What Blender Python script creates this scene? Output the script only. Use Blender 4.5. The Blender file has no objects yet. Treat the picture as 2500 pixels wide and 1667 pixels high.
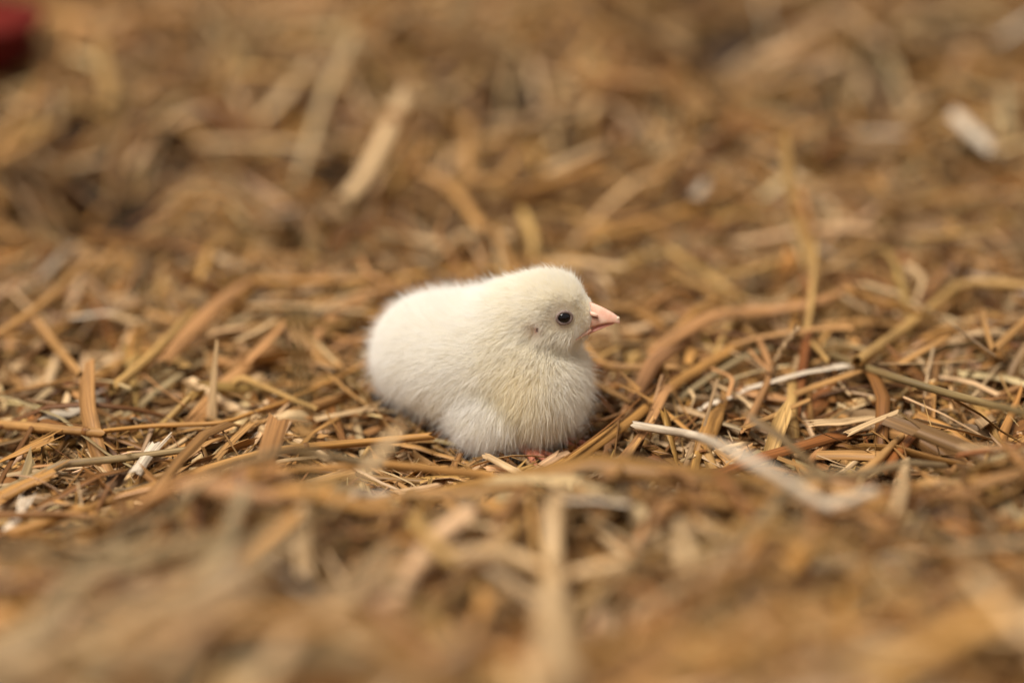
import bpy, bmesh, math, random
import numpy as np
from mathutils import Vector, Matrix, kdtree

# ------------------------------------------------------------------ camera, world, lights
scene = bpy.context.scene
col = scene.collection
random.seed(7)
rng = np.random.default_rng(11)

PITCH = math.radians(25.0)
LENS = 50.0
FPX = 2500 * LENS / 36.0                       # focal length in photo pixels
FW = np.array([0.0, math.cos(PITCH), -math.sin(PITCH)])
UP = np.array([0.0, math.sin(PITCH), math.cos(PITCH)])
RT = np.array([1.0, 0.0, 0.0])
D0 = 0.518                                      # depth of the chick's feet (world origin)
CAM = -(RT * (40 / FPX * D0) + UP * (-257 / FPX * D0) + FW * D0)

cam_data = bpy.data.cameras.new('camera')
cam = bpy.data.objects.new('camera', cam_data)
col.objects.link(cam)
cam.location = CAM
cam.rotation_euler = (math.radians(90) - PITCH, 0, 0)
cam_data.lens = LENS
cam_data.sensor_width = 36.0
cam_data.clip_start = 0.01
cam_data.clip_end = 50
cam_data.dof.use_dof = True
cam_data.dof.aperture_fstop = 2.0
scene.camera = cam

world = bpy.data.worlds.new('World')
scene.world = world
world.use_nodes = True
wb = world.node_tree.nodes['Background']
wb.inputs[0].default_value = (1.0, 0.94, 0.88, 1)
wb.inputs[1].default_value = 0.25


def area_light(name, loc, target, size, power, color, shape='DISK'):
    d = bpy.data.lights.new(name, 'AREA')
    d.shape = shape
    d.size = size
    d.energy = power
    d.color = color
    o = bpy.data.objects.new(name, d)
    col.objects.link(o)
    o.location = loc
    v = Vector(target) - Vector(loc)
    o.rotation_euler = v.to_track_quat('-Z', 'Y').to_euler()
    return o


area_light('barn_skylight', (-0.42, -0.08, 1.75), (0, 0.1, 0), 0.85, 22.5, (1.0, 0.98, 0.97))
area_light('barn_lamp_near', (-0.9, -1.0, 2.2), (0, 0.1, 0), 0.22, 13.0, (1.0, 0.93, 0.84))
area_light('barn_lamp_mid', (-1.35, -0.55, 2.1), (0, 0.1, 0), 0.22, 9.0, (1.0, 0.93, 0.84))
area_light('barn_lamp_far', (-1.5, -0.75, 1.6), (0, 0.1, 0), 0.22, 5.0, (1.0, 0.93, 0.84))

scene.view_settings.view_transform = 'Standard'
scene.view_settings.look = 'None'
scene.view_settings.exposure = 0.72
scene.view_settings.gamma = 1.0
scene.view_settings.use_curve_mapping = False
scene.render.engine = 'CYCLES'
scene.cycles.use_denoising = True
scene.cycles.max_bounces = 10
scene.cycles.diffuse_bounces = 6
scene.cycles.glossy_bounces = 4
scene.cycles.transmission_bounces = 8
scene.cycles.sample_clamp_indirect = 6.0
scene.cycles_curves.shape = 'RIBBONS' if hasattr(scene, 'cycles_curves') else 'RIBBONS'


# ------------------------------------------------------------------ helpers
def sstep(a, b, x):
    t = np.clip((np.asarray(x, float) - a) / (b - a), 0, 1)
    return t * t * (3 - 2 * t)


def bump2(x, y, cx, cy, rx, ry):
    return np.exp(-(((x - cx) / rx) ** 2 + ((y - cy) / ry) ** 2))


_w = [(rng.uniform(24, 105), rng.uniform(0, 6.28), rng.uniform(0, 6.28)) for _ in range(14)]


PITS = []                                       # hollows between the heaps: x, y, rx, ry, depth


def bed(x, y):
    """height of the straw bed in metres; zero where the chick sits"""
    x = np.asarray(x, float)
    y = np.asarray(y, float)
    n = 0
    for f, a, ph in _w:
        n = n + np.sin(f * (x * math.cos(a) + y * math.sin(a)) + ph)
    n = n / math.sqrt(len(_w) / 2)
    m = 0
    for f, a, ph in _w[:7]:
        m = m + np.sin(1.35 * f * (x * math.cos(a + 1.0) + y * math.sin(a + 1.0)) + 2.2 * ph)
    m = m / math.sqrt(3.5)
    calm = 1 - bump2(x, y, -0.01, 0.01, 0.10, 0.06)
    z = n * calm * (0.0022 + 0.0085 * sstep(0.08, 0.5, y) + 0.004 * sstep(-0.08, -0.2, y))
    z = z - 0.018 * sstep(0.8, 1.9, m) * calm * (0.35 + 0.65 * np.maximum(sstep(0.05, 0.2, y), sstep(-0.06, -0.12, y)))
    y0 = -0.045 + 0.030 * sstep(0.07, 0.2, x) - 0.055 * sstep(-0.05, -0.2, x)
    z = z + 0.036 * sstep(0, -0.065, y - y0)
    z = z + 0.032 * sstep(-0.12, -0.29, y)
    z = z + 0.014 * bump2(x, y, 0.22, 0.06, 0.12, 0.08)
    z = z + 0.030 * sstep(0.12, 0.5, y) * calm
    for cx, cy, rx, ry, dp in PITS:
        z = z - dp * bump2(x, y, cx, cy, rx, ry)
    return z


K0 = 2500 / 2352.0                               # notes below were taken on a 2352 px wide view


def ray(px, py):
    d = FW + RT * ((px * K0 - 1250) / FPX) + UP * (-(py * K0 - 833.5) / FPX)
    return d


def on_bed(px, py, lift=0.006):
    d = ray(px, py)
    t = 0.2
    p = CAM + d * t
    ts = np.arange(0.2, 2.6, 0.004)
    q = CAM[None] + d[None] * ts[:, None]
    below = q[:, 2] <= bed(q[:, 0], q[:, 1]) + lift
    k = int(np.argmax(below)) if below.any() else len(ts) - 1
    lo, hi = ts[max(k - 1, 0)], ts[k]
    for _ in range(7):
        m = (lo + hi) / 2
        p = CAM + d * m
        if p[2] <= float(bed(p[0], p[1])) + lift:
            hi = m
        else:
            lo = m
    return CAM + d * hi


_pits = []
for _px, _py, _w_ in ((240, 325, 1.5), (145, 420, 1.3), (555, 375, 0.8), (725, 370, 1.6), (995, 348, 1.2), (325, 440, 0.9), (140, 505, 1.0), (320, 530, 0.8), (705, 580, 0.7),
                      (1526, 138, 1.6), (1681, 100, 1.2), (1150, 268, 1.2), (1976, 222, 1.2), (2186, 125, 1.4), (465, 225, 1.1), (1300, 320, 0.8), (1600, 430, 0.7), (215, 790, 0.6), (130, 870, 0.7)):
    _p = on_bed(_px, _py + 14, 0.0)
    _dep = float((_p - CAM) @ FW)
    _pits.append((_p[0], _p[1] + 0.01, 0.028 * _w_ * _dep / 0.8, 0.022 * _w_ * _dep / 0.8, 0.05 * min(_w_, 1.2)))
PITS.extend(_pits)


def at_y(px, py, y):
    d = ray(px, py)
    t = (y - CAM[1]) / d[1]
    return CAM + d * t


def project(p):
    """(x, y, depth) in the 2352 px wide view"""
    p = np.asarray(p, float) - CAM
    dep = p @ FW
    return (1250 + FPX * (p @ RT) / dep) / K0, (833.5 - FPX * (p @ UP) / dep) / K0, dep


def mesh_from(name, V, F, mat, attrs=None, smooth=True):
    me = bpy.data.meshes.new(name)
    V = np.asarray(V, np.float32).reshape(-1, 3)
    F = np.asarray(F, np.int32)
    me.vertices.add(len(V))
    me.vertices.foreach_set('co', V.ravel())
    k = F.shape[1]
    me.loops.add(F.size)
    me.loops.foreach_set('vertex_index', F.ravel())
    me.polygons.add(len(F))
    me.polygons.foreach_set('loop_start', np.arange(0, F.size, k, dtype=np.int32))
    me.polygons.foreach_set('loop_total', np.full(len(F), k, np.int32))
    if smooth:
        me.polygons.foreach_set('use_smooth', np.ones(len(F), bool))
    me.update(calc_edges=True)
    for nm, (typ, arr) in (attrs or {}).items():
        a = me.attributes.new(nm, typ, 'POINT')
        a.data.foreach_set('color' if typ == 'FLOAT_COLOR' else 'vector', np.asarray(arr, np.float32).ravel())
    if mat:
        me.materials.append(mat)
    return me


def add(name, data, parent=None, **props):
    o = bpy.data.objects.new(name, data)
    col.objects.link(o)
    if parent is not None:
        o.parent = parent
    for k, v in props.items():
        if v is not None:
            o[k] = v
    return o


# ------------------------------------------------------------------ materials
def new_mat(name):
    m = bpy.data.materials.new(name)
    m.use_nodes = True
    nt = m.node_tree
    nt.nodes.clear()
    out = nt.nodes.new('ShaderNodeOutputMaterial')
    return m, nt, out


def node(nt, typ, **kw):
    n = nt.nodes.new(typ)
    for k, v in kw.items():
        setattr(n, k, v)
    return n


def straw_material():
    m, nt, out = new_mat('straw')
    L = nt.links.new
    tint = node(nt, 'ShaderNodeAttribute', attribute_name='tint')
    grain = node(nt, 'ShaderNodeAttribute', attribute_name='grain')
    mp = node(nt, 'ShaderNodeMapping')
    mp.inputs['Scale'].default_value = (1500, 28, 1)
    L(grain.outputs['Vector'], mp.inputs['Vector'])
    n1 = node(nt, 'ShaderNodeTexNoise')
    n1.inputs['Scale'].default_value = 1.0
    n1.inputs['Detail'].default_value = 5
    L(mp.outputs[0], n1.inputs['Vector'])
    mp2 = node(nt, 'ShaderNodeMapping')
    mp2.inputs['Scale'].default_value = (260, 70, 1)
    L(grain.outputs['Vector'], mp2.inputs['Vector'])
    n2 = node(nt, 'ShaderNodeTexNoise')
    n2.inputs['Scale'].default_value = 1.0
    n2.inputs['Detail'].default_value = 4
    L(mp2.outputs[0], n2.inputs['Vector'])
    r1 = node(nt, 'ShaderNodeMapRange')
    r1.inputs[1].default_value = 0.3
    r1.inputs[2].default_value = 0.7
    r1.inputs[3].default_value = 0.5
    r1.inputs[4].default_value = 1.35
    L(n1.outputs['Fac'], r1.inputs[0])
    mul = node(nt, 'ShaderNodeMix', data_type='RGBA', blend_type='MULTIPLY')
    mul.inputs[0].default_value = 1.0
    L(tint.outputs['Color'], mul.inputs[6])
    L(r1.outputs[0], mul.inputs[7])
    r2 = node(nt, 'ShaderNodeMapRange')
    r2.inputs[1].default_value = 0.52
    r2.inputs[2].default_value = 0.78
    r2.inputs[3].default_value = 0.0
    r2.inputs[4].default_value = 0.65
    L(n2.outputs['Fac'], r2.inputs[0])
    mx = node(nt, 'ShaderNodeMix', data_type='RGBA')
    L(r2.outputs[0], mx.inputs[0])
    L(mul.outputs[2], mx.inputs[6])
    mx.inputs[7].default_value = (0.17, 0.085, 0.03, 1)
    bs = node(nt, 'ShaderNodeBsdfPrincipled')
    L(mx.outputs[2], bs.inputs['Base Color'])
    bs.inputs['Roughness'].default_value = 0.45
    bs.inputs['Specular IOR Level'].default_value = 0.19
    bp = node(nt, 'ShaderNodeBump')
    bp.inputs['Strength'].default_value = 0.6
    bp.inputs['Distance'].default_value = 0.00025
    L(n1.outputs['Fac'], bp.inputs['Height'])
    L(bp.outputs[0], bs.inputs['Normal'])
    tr = node(nt, 'ShaderNodeBsdfTranslucent')
    L(mx.outputs[2], tr.inputs['Color'])
    ms = node(nt, 'ShaderNodeMixShader')
    ms.inputs[0].default_value = 0.14
    L(bs.outputs[0], ms.inputs[1])
    L(tr.outputs[0], ms.inputs[2])
    L(ms.outputs[0], out.inputs[0])
    return m


def ground_material():
    m, nt, out = new_mat('litter_floor')
    L = nt.links.new
    tc = node(nt, 'ShaderNodeTexCoord')
    n = node(nt, 'ShaderNodeTexNoise')
    n.inputs['Scale'].default_value = 160
    n.inputs['Detail'].default_value = 6
    L(tc.outputs['Object'], n.inputs['Vector'])
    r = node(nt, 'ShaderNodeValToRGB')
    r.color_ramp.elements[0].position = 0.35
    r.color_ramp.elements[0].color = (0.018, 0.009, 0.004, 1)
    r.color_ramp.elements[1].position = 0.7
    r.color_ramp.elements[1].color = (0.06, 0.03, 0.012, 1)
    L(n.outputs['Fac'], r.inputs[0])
    bs = node(nt, 'ShaderNodeBsdfPrincipled')
    bs.inputs['Roughness'].default_value = 0.9
    L(r.outputs[0], bs.inputs['Base Color'])
    b = node(nt, 'ShaderNodeBump')
    b.inputs['Strength'].default_value = 0.8
    b.inputs['Distance'].default_value = 0.003
    L(n.outputs['Fac'], b.inputs['Height'])
    L(b.outputs[0], bs.inputs['Normal'])
    L(bs.outputs[0], out.inputs[0])
    return m


def plain(name, color, rough=0.5, spec=0.5, sss=0.0, noise=None, coat=0.0):
    m, nt, out = new_mat(name)
    L = nt.links.new
    bs = node(nt, 'ShaderNodeBsdfPrincipled')
    bs.inputs['Base Color'].default_value = (*color, 1)
    bs.inputs['Roughness'].default_value = rough
    bs.inputs['Specular IOR Level'].default_value = spec
    bs.inputs['Coat Weight'].default_value = coat
    if sss:
        bs.inputs['Subsurface Weight'].default_value = sss
        bs.inputs['Subsurface Radius'].default_value = (1.0, 0.45, 0.3)
        bs.inputs['Subsurface Scale'].default_value = 0.0012
    if noise:
        c2, sc = noise
        tc = node(nt, 'ShaderNodeTexCoord')
        n = node(nt, 'ShaderNodeTexNoise')
        n.inputs['Scale'].default_value = sc
        n.inputs['Detail'].default_value = 4
        L(tc.outputs['Object'], n.inputs['Vector'])
        mx = node(nt, 'ShaderNodeMix', data_type='RGBA')
        mr = node(nt, 'ShaderNodeMapRange')
        mr.inputs[1].default_value = 0.35
        mr.inputs[2].default_value = 0.65
        L(n.outputs['Fac'], mr.inputs[0])
        L(mr.outputs[0], mx.inputs[0])
        mx.inputs[6].default_value = (*color, 1)
        mx.inputs[7].default_value = (*c2, 1)
        L(mx.outputs[2], bs.inputs['Base Color'])
        bp = node(nt, 'ShaderNodeBump')
        bp.inputs['Strength'].default_value = 0.25
        bp.inputs['Distance'].default_value = 0.0002
        L(n.outputs['Fac'], bp.inputs['Height'])
        L(bp.outputs[0], bs.inputs['Normal'])
    L(bs.outputs[0], out.inputs[0])
    return m


def down_material():
    m, nt, out = new_mat('chick_down')
    L = nt.links.new
    at = node(nt, 'ShaderNodeAttribute', attribute_name='tint')
    df = node(nt, 'ShaderNodeBsdfDiffuse')
    tr = node(nt, 'ShaderNodeBsdfTranslucent')
    L(at.outputs['Color'], df.inputs['Color'])
    L(at.outputs['Color'], tr.inputs['Color'])
    ms = node(nt, 'ShaderNodeMixShader')
    ms.inputs[0].default_value = 0.50
    L(df.outputs[0], ms.inputs[1])
    L(tr.outputs[0], ms.inputs[2])
    hb = node(nt, 'ShaderNodeBsdfHair', component='Reflection')
    hb.inputs['Color'].default_value = (0.9, 0.88, 0.84, 1)
    hb.inputs['RoughnessU'].default_value = 0.45
    hb.inputs['RoughnessV'].default_value = 0.6
    m2 = node(nt, 'ShaderNodeMixShader')
    m2.inputs[0].default_value = 0.08
    L(ms.outputs[0], m2.inputs[1])
    L(hb.outputs[0], m2.inputs[2])
    L(m2.outputs[0], out.inputs[0])
    return m


M_STRAW = straw_material()
M_GROUND = ground_material()
M_SKIN = plain('chick_skin', (0.90, 0.82, 0.66), 0.7, 0.2)
M_LID = plain('eyelid_skin', (0.26, 0.19, 0.16), 0.65, 0.25, noise=((0.16, 0.11, 0.09), 2500))
M_EYE = plain('eye_black', (0.004, 0.003, 0.004), 0.03, 0.45)
M_BEAK = plain('beak_horn', (0.76, 0.42, 0.29), 0.40, 0.4, sss=0.25, noise=((0.82, 0.55, 0.41), 420))
M_BEAK_LOW = plain('beak_under', (0.66, 0.28, 0.21), 0.42, 0.4, sss=0.25, noise=((0.72, 0.36, 0.28), 420))
M_TIP = plain('beak_tip', (0.80, 0.60, 0.44), 0.35, 0.5, sss=0.2)
M_DARK = plain('dark_opening', (0.10, 0.035, 0.02), 0.7, 0.2)
M_EARSKIN = plain('ear_skin', (0.62, 0.40, 0.32), 0.7, 0.2)
M_FOOT = plain('foot_skin', (0.66, 0.25, 0.15), 0.5, 0.35, sss=0.15, noise=((0.55, 0.19, 0.11), 700))
M_CLAW = plain('claw_horn', (0.75, 0.55, 0.42), 0.4, 0.4)
M_RED = plain('red_plastic', (0.12, 0.012, 0.007), 0.8, 0.1, noise=((0.09, 0.009, 0.006), 60))
M_DOWN = down_material()

# ------------------------------------------------------------------ the ground under the straw
gx = np.linspace(-1.6, 1.6, 241)
gy = np.linspace(-0.75, 2.6, 251)
GX, GY = np.meshgrid(gx, gy)
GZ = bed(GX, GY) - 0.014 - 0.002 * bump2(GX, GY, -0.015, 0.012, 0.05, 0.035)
nx, ny = len(gx), len(gy)
idx = np.arange(nx * ny).reshape(ny, nx)
GF = np.stack([idx[:-1, :-1], idx[:-1, 1:], idx[1:, 1:], idx[1:, :-1]], -1).reshape(-1, 4)
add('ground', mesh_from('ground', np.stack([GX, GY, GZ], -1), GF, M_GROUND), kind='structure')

# ------------------------------------------------------------------ the chick's body as a smooth union of ellipsoids (cm)
YAW = math.radians(-28)


def rotz(a):
    c, s = math.cos(a), math.sin(a)
    return np.array([[c, -s, 0], [s, c, 0], [0, 0, 1.0]])


def roty(a):
    c, s = math.cos(a), math.sin(a)
    return np.array([[c, 0, s], [0, 1, 0], [-s, 0, c]])


HEADC = np.array([0.72, 0.75, 5.12])
ELL = [  # centre, radii, yaw, pitch, blend
    ((-1.75, 1.85, 2.72), (3.50, 2.30, 2.05), YAW, -0.06, 0.5),      # trunk
    ((-3.75, 3.00, 2.45), (1.55, 1.75, 1.55), YAW, 0, 0.8),         # rump
    ((0.40, 0.45, 2.25), (1.44, 1.72, 1.85), YAW, 0, 0.7),          # breast
    ((-0.22, 1.05, 4.62), (1.50, 1.28, 1.30), YAW, -0.5, 1.1),       # neck
    (tuple(HEADC), (1.36, 1.17, 1.22), math.radians(-8), 0.12, 0.5),  # skull
    ((1.05, 0.62, 4.55), (0.85, 0.80, 0.72), math.radians(-8), 0, 0.5),  # cheeks
    (tuple(HEADC + np.array([1.02, -0.14, -0.22])), (0.62, 0.55, 0.62), math.radians(-8), 0, 0.35),  # face round the beak
    ((-1.40, -0.12, 1.40), (1.20, 0.95, 1.14), YAW, 0.15, 0.30),        # near thigh
    ((0.05, 2.70, 1.25), (1.20, 0.85, 1.15), YAW, 0, 0.45),         # far thigh
    ((-2.35, 0.55, 3.02), (1.75, 0.62, 0.92), YAW - 0.12, 0.14, 0.22),  # near wing
    ((-0.65, 3.35, 3.05), (1.75, 0.55, 1.10), YAW + 0.12, 0.10, 0.45),  # far wing
]


def sdf(P):
    d = None
    for c, r, a, b, k in ELL:
        q = (P - np.array(c)) @ (rotz(a) @ roty(b))
        r = np.array(r)
        k0 = np.linalg.norm(q / r, axis=1)
        k1 = np.linalg.norm(q / (r * r), axis=1) + 1e-9
        e = k0 * (k0 - 1) / k1
        if d is None:
            d = e
        else:
            h = np.clip(0.5 + 0.5 * (d - e) / k, 0, 1)
            d = d * (1 - h) + e * h - k * h * (1 - h)
    return d


def sdf_grad(P, e=0.02):
    g = np.stack([sdf(P + np.eye(3)[i] * e) - sdf(P - np.eye(3)[i] * e) for i in range(3)], 1) / (2 * e)
    return g


def remeshed(name, parts, voxel):
    """one continuous mesh from overlapping closed shells; parts = list of (verts, tri faces)"""
    V, F, o = [], [], 0
    for v, f in parts:
        V.append(np.asarray(v))
        F += [tuple(i + o for i in q) for q in f]
        o += len(v)
    me = bpy.data.meshes.new('tmp')
    me.from_pydata(np.concatenate(V).tolist(), [], F)
    ob = bpy.data.objects.new('tmp', me)
    col.objects.link(ob)
    md = ob.modifiers.new('r', 'REMESH')
    md.mode = 'VOXEL'
    md.voxel_size = voxel
    dg = bpy.context.evaluated_depsgraph_get()
    res = bpy.data.meshes.new_from_object(ob.evaluated_get(dg))
    bpy.data.objects.remove(ob)
    bpy.data.meshes.remove(me)
    res.name = name
    return res


def sphere(c, r, R=np.eye(3), sub=3):
    bm = bmesh.new()
    bmesh.ops.create_icosphere(bm, subdivisions=sub, radius=1)
    v = np.array([x.co for x in bm.verts]) * np.array(r) @ R.T + np.array(c)
    f = [tuple(x.index for x in p.verts) for p in bm.faces]
    bm.free()
    return v, f


body_me = remeshed('body', [sphere(c, r, rotz(a) @ roty(b)) for c, r, a, b, k in ELL], 0.11)
nb = len(body_me.vertices)
co = np.empty(nb * 3, np.float32)
body_me.vertices.foreach_get('co', co)
P = co.reshape(-1, 3).astype(float)
for _ in range(6):
    g = sdf_grad(P)
    P = P - (sdf(P) / np.maximum((g * g).sum(1), 1e-3))[:, None] * g
body_me.vertices.foreach_set('co', (P * 0.01).astype(np.float32).ravel())
body_me.polygons.foreach_set('use_smooth', np.ones(len(body_me.polygons), bool))
body_me.update()
body_me.materials.clear()
body_me.materials.append(M_SKIN)

chick = add('chick', None, label='fluffy pale yellow chick sitting on the straw', category='chick')
body = add('body', body_me, chick)

# head frame (cm): x forward along the beak, y to the bird's left, z up
HR = rotz(math.radians(-8)) @ roty(math.radians(-2))


def hp(x, y, z):
    return HEADC + HR @ np.array([x, y, z])


def surf(p, out=0.0):
    """nearest point on the skin, pushed out by cm"""
    p = np.asarray(p, float)[None]
    for _ in range(12):
        g = sdf_grad(p)
        p = p - (sdf(p) / (g * g).sum(1))[:, None] * g
    g = sdf_grad(p)
    n = (g / np.linalg.norm(g))[0]
    return p[0] + n * out, n


def frame_from(n, up=np.array([0, 0, 1.0])):
    s = np.cross(up, n)
    s /= np.linalg.norm(s)
    u = np.cross(n, s)
    return np.stack([s, u, n], 1)


# eyes: ball + lid ring
EYES = []
for side in (-1, 1):
    e, n = surf(hp(0.72, side * 1.2, 0.20))
    EYES.append(e)
    R = frame_from(n)
    v, f = sphere(e - n * 0.12, (0.275, 0.235, 0.26), R, 4)
    me = bpy.data.meshes.new('eye')
    me.from_pydata((v * 0.01).tolist(), [], f)
    me.polygons.foreach_set('use_smooth', np.ones(len(f), bool))
    me.materials.append(M_EYE)
    eye = add('eye', me, chick)
    # lid: ring with almond opening
    U, W = 40, 10
    vv, ff = [], []
    for i in range(U):
        t = 2 * math.pi * i / U
        ax = 0.275 * math.cos(t)
        ay = 0.215 * math.sin(t) * (1.0 if math.sin(t) < 0 else 0.95)
        c = e + R[:, 0] * ax + R[:, 1] * ay + n * 0.035
        rad = R[:, 0] * math.cos(t) + R[:, 1] * math.sin(t)
        for j in range(W):
            a = 2 * math.pi * j / W
            vv.append(c + rad * 0.055 * math.cos(a) + n * 0.045 * math.sin(a))
    for i in range(U):
        for j in range(W):
            ff.append((i * W + j, ((i + 1) % U) * W + j, ((i + 1) % U) * W + (j + 1) % W, i * W + (j + 1) % W))
    add('eyelid', mesh_from('eyelid', np.array(vv) * 0.01, ff, M_LID), eye)

# ear openings
EARS = []
for side in (-1, 1):
    e, n = surf(hp(-0.28, side * 1.2, -0.20))
    EARS.append(e)
    R = frame_from(n)
    v, f = sphere(e, (0.11, 0.20, 0.06), R, 3)
    me = bpy.data.meshes.new('ear')
    me.from_pydata((v * 0.01).tolist(), [], f)
    me.materials.append(M_EARSKIN)
    ear = add('ear', me, chick)
    v, f = sphere(e + n * 0.10, (0.045, 0.085, 0.05), R, 3)
    me = bpy.data.meshes.new('ear_opening')
    me.from_pydata((v * 0.01).tolist(), [], f)
    me.materials.append(M_DARK)
    add('ear_opening', me, ear)


# beak: lofted mandibles
def loft(sections, mat, name, parent, closed_tip=True):
    """sections: (centre x, [ (y, z), ... ] ring) in the head frame"""
    n = len(sections)
    K = len(sections[0][1])
    V = [hp(x, y, z) for x, ring in sections for y, z in ring]
    F = []
    for i in range(n - 1):
        for j in range(K):
            a, b = i * K + j, i * K + (j + 1) % K
            F.append((a, b, b + K, a + K))
    me = bpy.data.meshes.new(name)
    me.from_pydata((np.array(V) * 0.01).tolist(), [], F + [tuple(range(K))[::-1], tuple(range((n - 1) * K, n * K))])
    me.polygons.foreach_set('use_smooth', np.ones(len(me.polygons), bool))
    me.materials.append(mat)
    me.validate()
    o = add(name, me, parent)
    md = o.modifiers.new('s', 'SUBSURF')
    md.levels = md.render_levels = 2
    return o


def beak_ring(w, top, bot, ridge=0.55):
    """cross-section: narrow ridge on top, wide low cutting edge"""
    h = top - bot
    return [(0, top), (-w * ridge * 0.6, top - h * 0.12), (-w * 0.85, top - h * 0.55), (-w, bot + h * 0.12), (-w * 0.8, bot),
            (0, bot + h * 0.06), (w * 0.8, bot), (w, bot + h * 0.12), (w * 0.85, top - h * 0.55), (w * ridge * 0.6, top - h * 0.12)]


beak = loft([
    (0.85, beak_ring(0.56, 0.26, -0.74)),
    (1.15, beak_ring(0.54, 0.37, -0.68)),
    (1.45, beak_ring(0.43, 0.37, -0.56)),
    (1.72, beak_ring(0.325, 0.25, -0.475)),
    (2.00, beak_ring(0.24, 0.11, -0.42)),
    (2.25, beak_ring(0.155, -0.05, -0.40)),
    (2.42, beak_ring(0.09, -0.17, -0.44)),
    (2.51, beak_ring(0.04, -0.29, -0.49)),
], M_BEAK, 'upper_beak', chick)
loft([
    (0.80, beak_ring(0.53, -0.66, -0.92)),
    (1.15, beak_ring(0.505, -0.62, -0.87)),
    (1.45, beak_ring(0.41, -0.52, -0.76)),
    (1.72, beak_ring(0.305, -0.44, -0.65)),
    (2.00, beak_ring(0.20, -0.395, -0.55)),
    (2.20, beak_ring(0.12, -0.385, -0.49)),
    (2.32, beak_ring(0.05, -0.40, -0.46)),
], M_BEAK_LOW, 'lower_beak', chick)
v, f = sphere(hp(2.42, 0, -0.27), (0.075, 0.055, 0.075), HR, 3)
me = bpy.data.meshes.new('egg_tooth')
me.from_pydata((v * 0.01).tolist(), [], f)
me.polygons.foreach_set('use_smooth', np.ones(len(f), bool))
me.materials.append(M_TIP)
add('egg_tooth', me, beak)
for side in (-1, 1):
    v, f = sphere(hp(1.64, side * 0.345, -0.09), (0.13, 0.03, 0.030), HR @ roty(0.35), 3)
    me = bpy.data.meshes.new('nostril')
    me.from_pydata((v * 0.01).tolist(), [], f)
    me.materials.append(M_DARK)
    add('nostril', me, beak)
    v, f = sphere(hp(1.60, side * 0.30, -0.01), (0.17, 0.075, 0.085), HR @ roty(0.35), 3)
    me = bpy.data.meshes.new('nostril_flap')
    me.from_pydata((v * 0.01).tolist(), [], f)
    me.polygons.foreach_set('use_smooth', np.ones(len(f), bool))
    me.materials.append(M_BEAK)
    add('nostril_flap', me, beak)


GAPE = [(hp(0.98, sd * 0.70, -0.80), hp(1.5, sd * 0.44, -0.55)) for sd in (-1, 1)]


def tube_shell(pts, rads, K=10):
    pts = np.asarray(pts, float)
    n = len(pts)
    T = np.gradient(pts, axis=0)
    T /= np.linalg.norm(T, axis=1)[:, None]
    V = []
    for i in range(n):
        s = np.cross(T[i], [0.13, 0.2, 1.0])
        s /= np.linalg.norm(s)
        u = np.cross(s, T[i])
        for j in range(K):
            a = 2 * math.pi * j / K
            V.append(pts[i] + (s * math.cos(a) + u * math.sin(a)) * rads[i])
    F = []
    for i in range(n - 1):
        for j in range(K):
            a, b = i * K + j, i * K + (j + 1) % K
            F.append((a, b, b + K, a + K))
    V += [pts[0] - T[0] * rads[0] * 0.6, pts[-1] + T[-1] * rads[-1] * 0.6]
    c0, c1 = n * K, n * K + 1
    for j in range(K):
        F.append((c0, (j + 1) % K, j))
        F.append((c1, (n - 1) * K + j, (n - 1) * K + (j + 1) % K))
    return np.array(V), F


def make_foot(base, heading, spread=0.45):
    base = np.array(base)
    parts, claws = [], []
    parts.append(tube_shell([base + [-0.5, 0.2, 0.95], base + [-0.15, 0.05, 0.5], base + [0, 0, 0.16]], [0.22, 0.19, 0.17]))
    for k, (a, ln) in enumerate(((-spread, 1.15), (0, 1.45), (spread, 1.15), (math.pi, 0.55))):
        d = np.array([math.cos(heading + a), math.sin(heading + a), 0])
        zs = [0.15, 0.24, 0.14, 0.10]
        pts = [base + d * (ln * t) + np.array([0, 0, z]) for t, z in zip((0, 0.33, 0.7, 1.0), zs)]
        parts.append(tube_shell(pts, [0.14, 0.125, 0.115, 0.085]))
        e = pts[-1]
        claws.append(tube_shell([e, e + d * 0.10 + [0, 0, 0.03], e + d * 0.22 + [0, 0, -0.04]], [0.06, 0.045, 0.012], 8))
    me = remeshed('foot', parts, 0.045)
    c = np.empty(len(me.vertices) * 3, np.float32)
    me.vertices.foreach_get('co', c)
    me.vertices.foreach_set('co', c * 0.01)
    me.polygons.foreach_set('use_smooth', np.ones(len(me.polygons), bool))
    me.materials.clear()
    me.materials.append(M_FOOT)
    o = add('foot', me, chick)
    md = o.modifiers.new('s', 'SMOOTH')
    md.iterations = 4
    for v, f in claws:
        cm = bpy.data.meshes.new('claw')
        cm.from_pydata((v * 0.01).tolist(), [], f)
        cm.polygons.foreach_set('use_smooth', np.ones(len(f), bool))
        cm.materials.append(M_CLAW)
        add('claw', cm, o)


for g0, g1 in GAPE:
    a0, n0 = surf(g0, 0.02)
    a1, n1 = surf((g0 + g1) / 2, 0.05)
    v, f = tube_shell([a0, a1, g1], [0.035, 0.06, 0.06], 8)
    gm = bpy.data.meshes.new('gape_fold')
    gm.from_pydata((v * 0.01).tolist(), [], f)
    gm.polygons.foreach_set('use_smooth', np.ones(len(f), bool))
    gm.materials.append(M_BEAK)
    add('gape_fold', gm, beak)

make_foot((-0.15, -0.75, 0.12), math.radians(-42))
make_foot((0.95, -0.05, 0.15), math.radians(-10))

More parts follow.
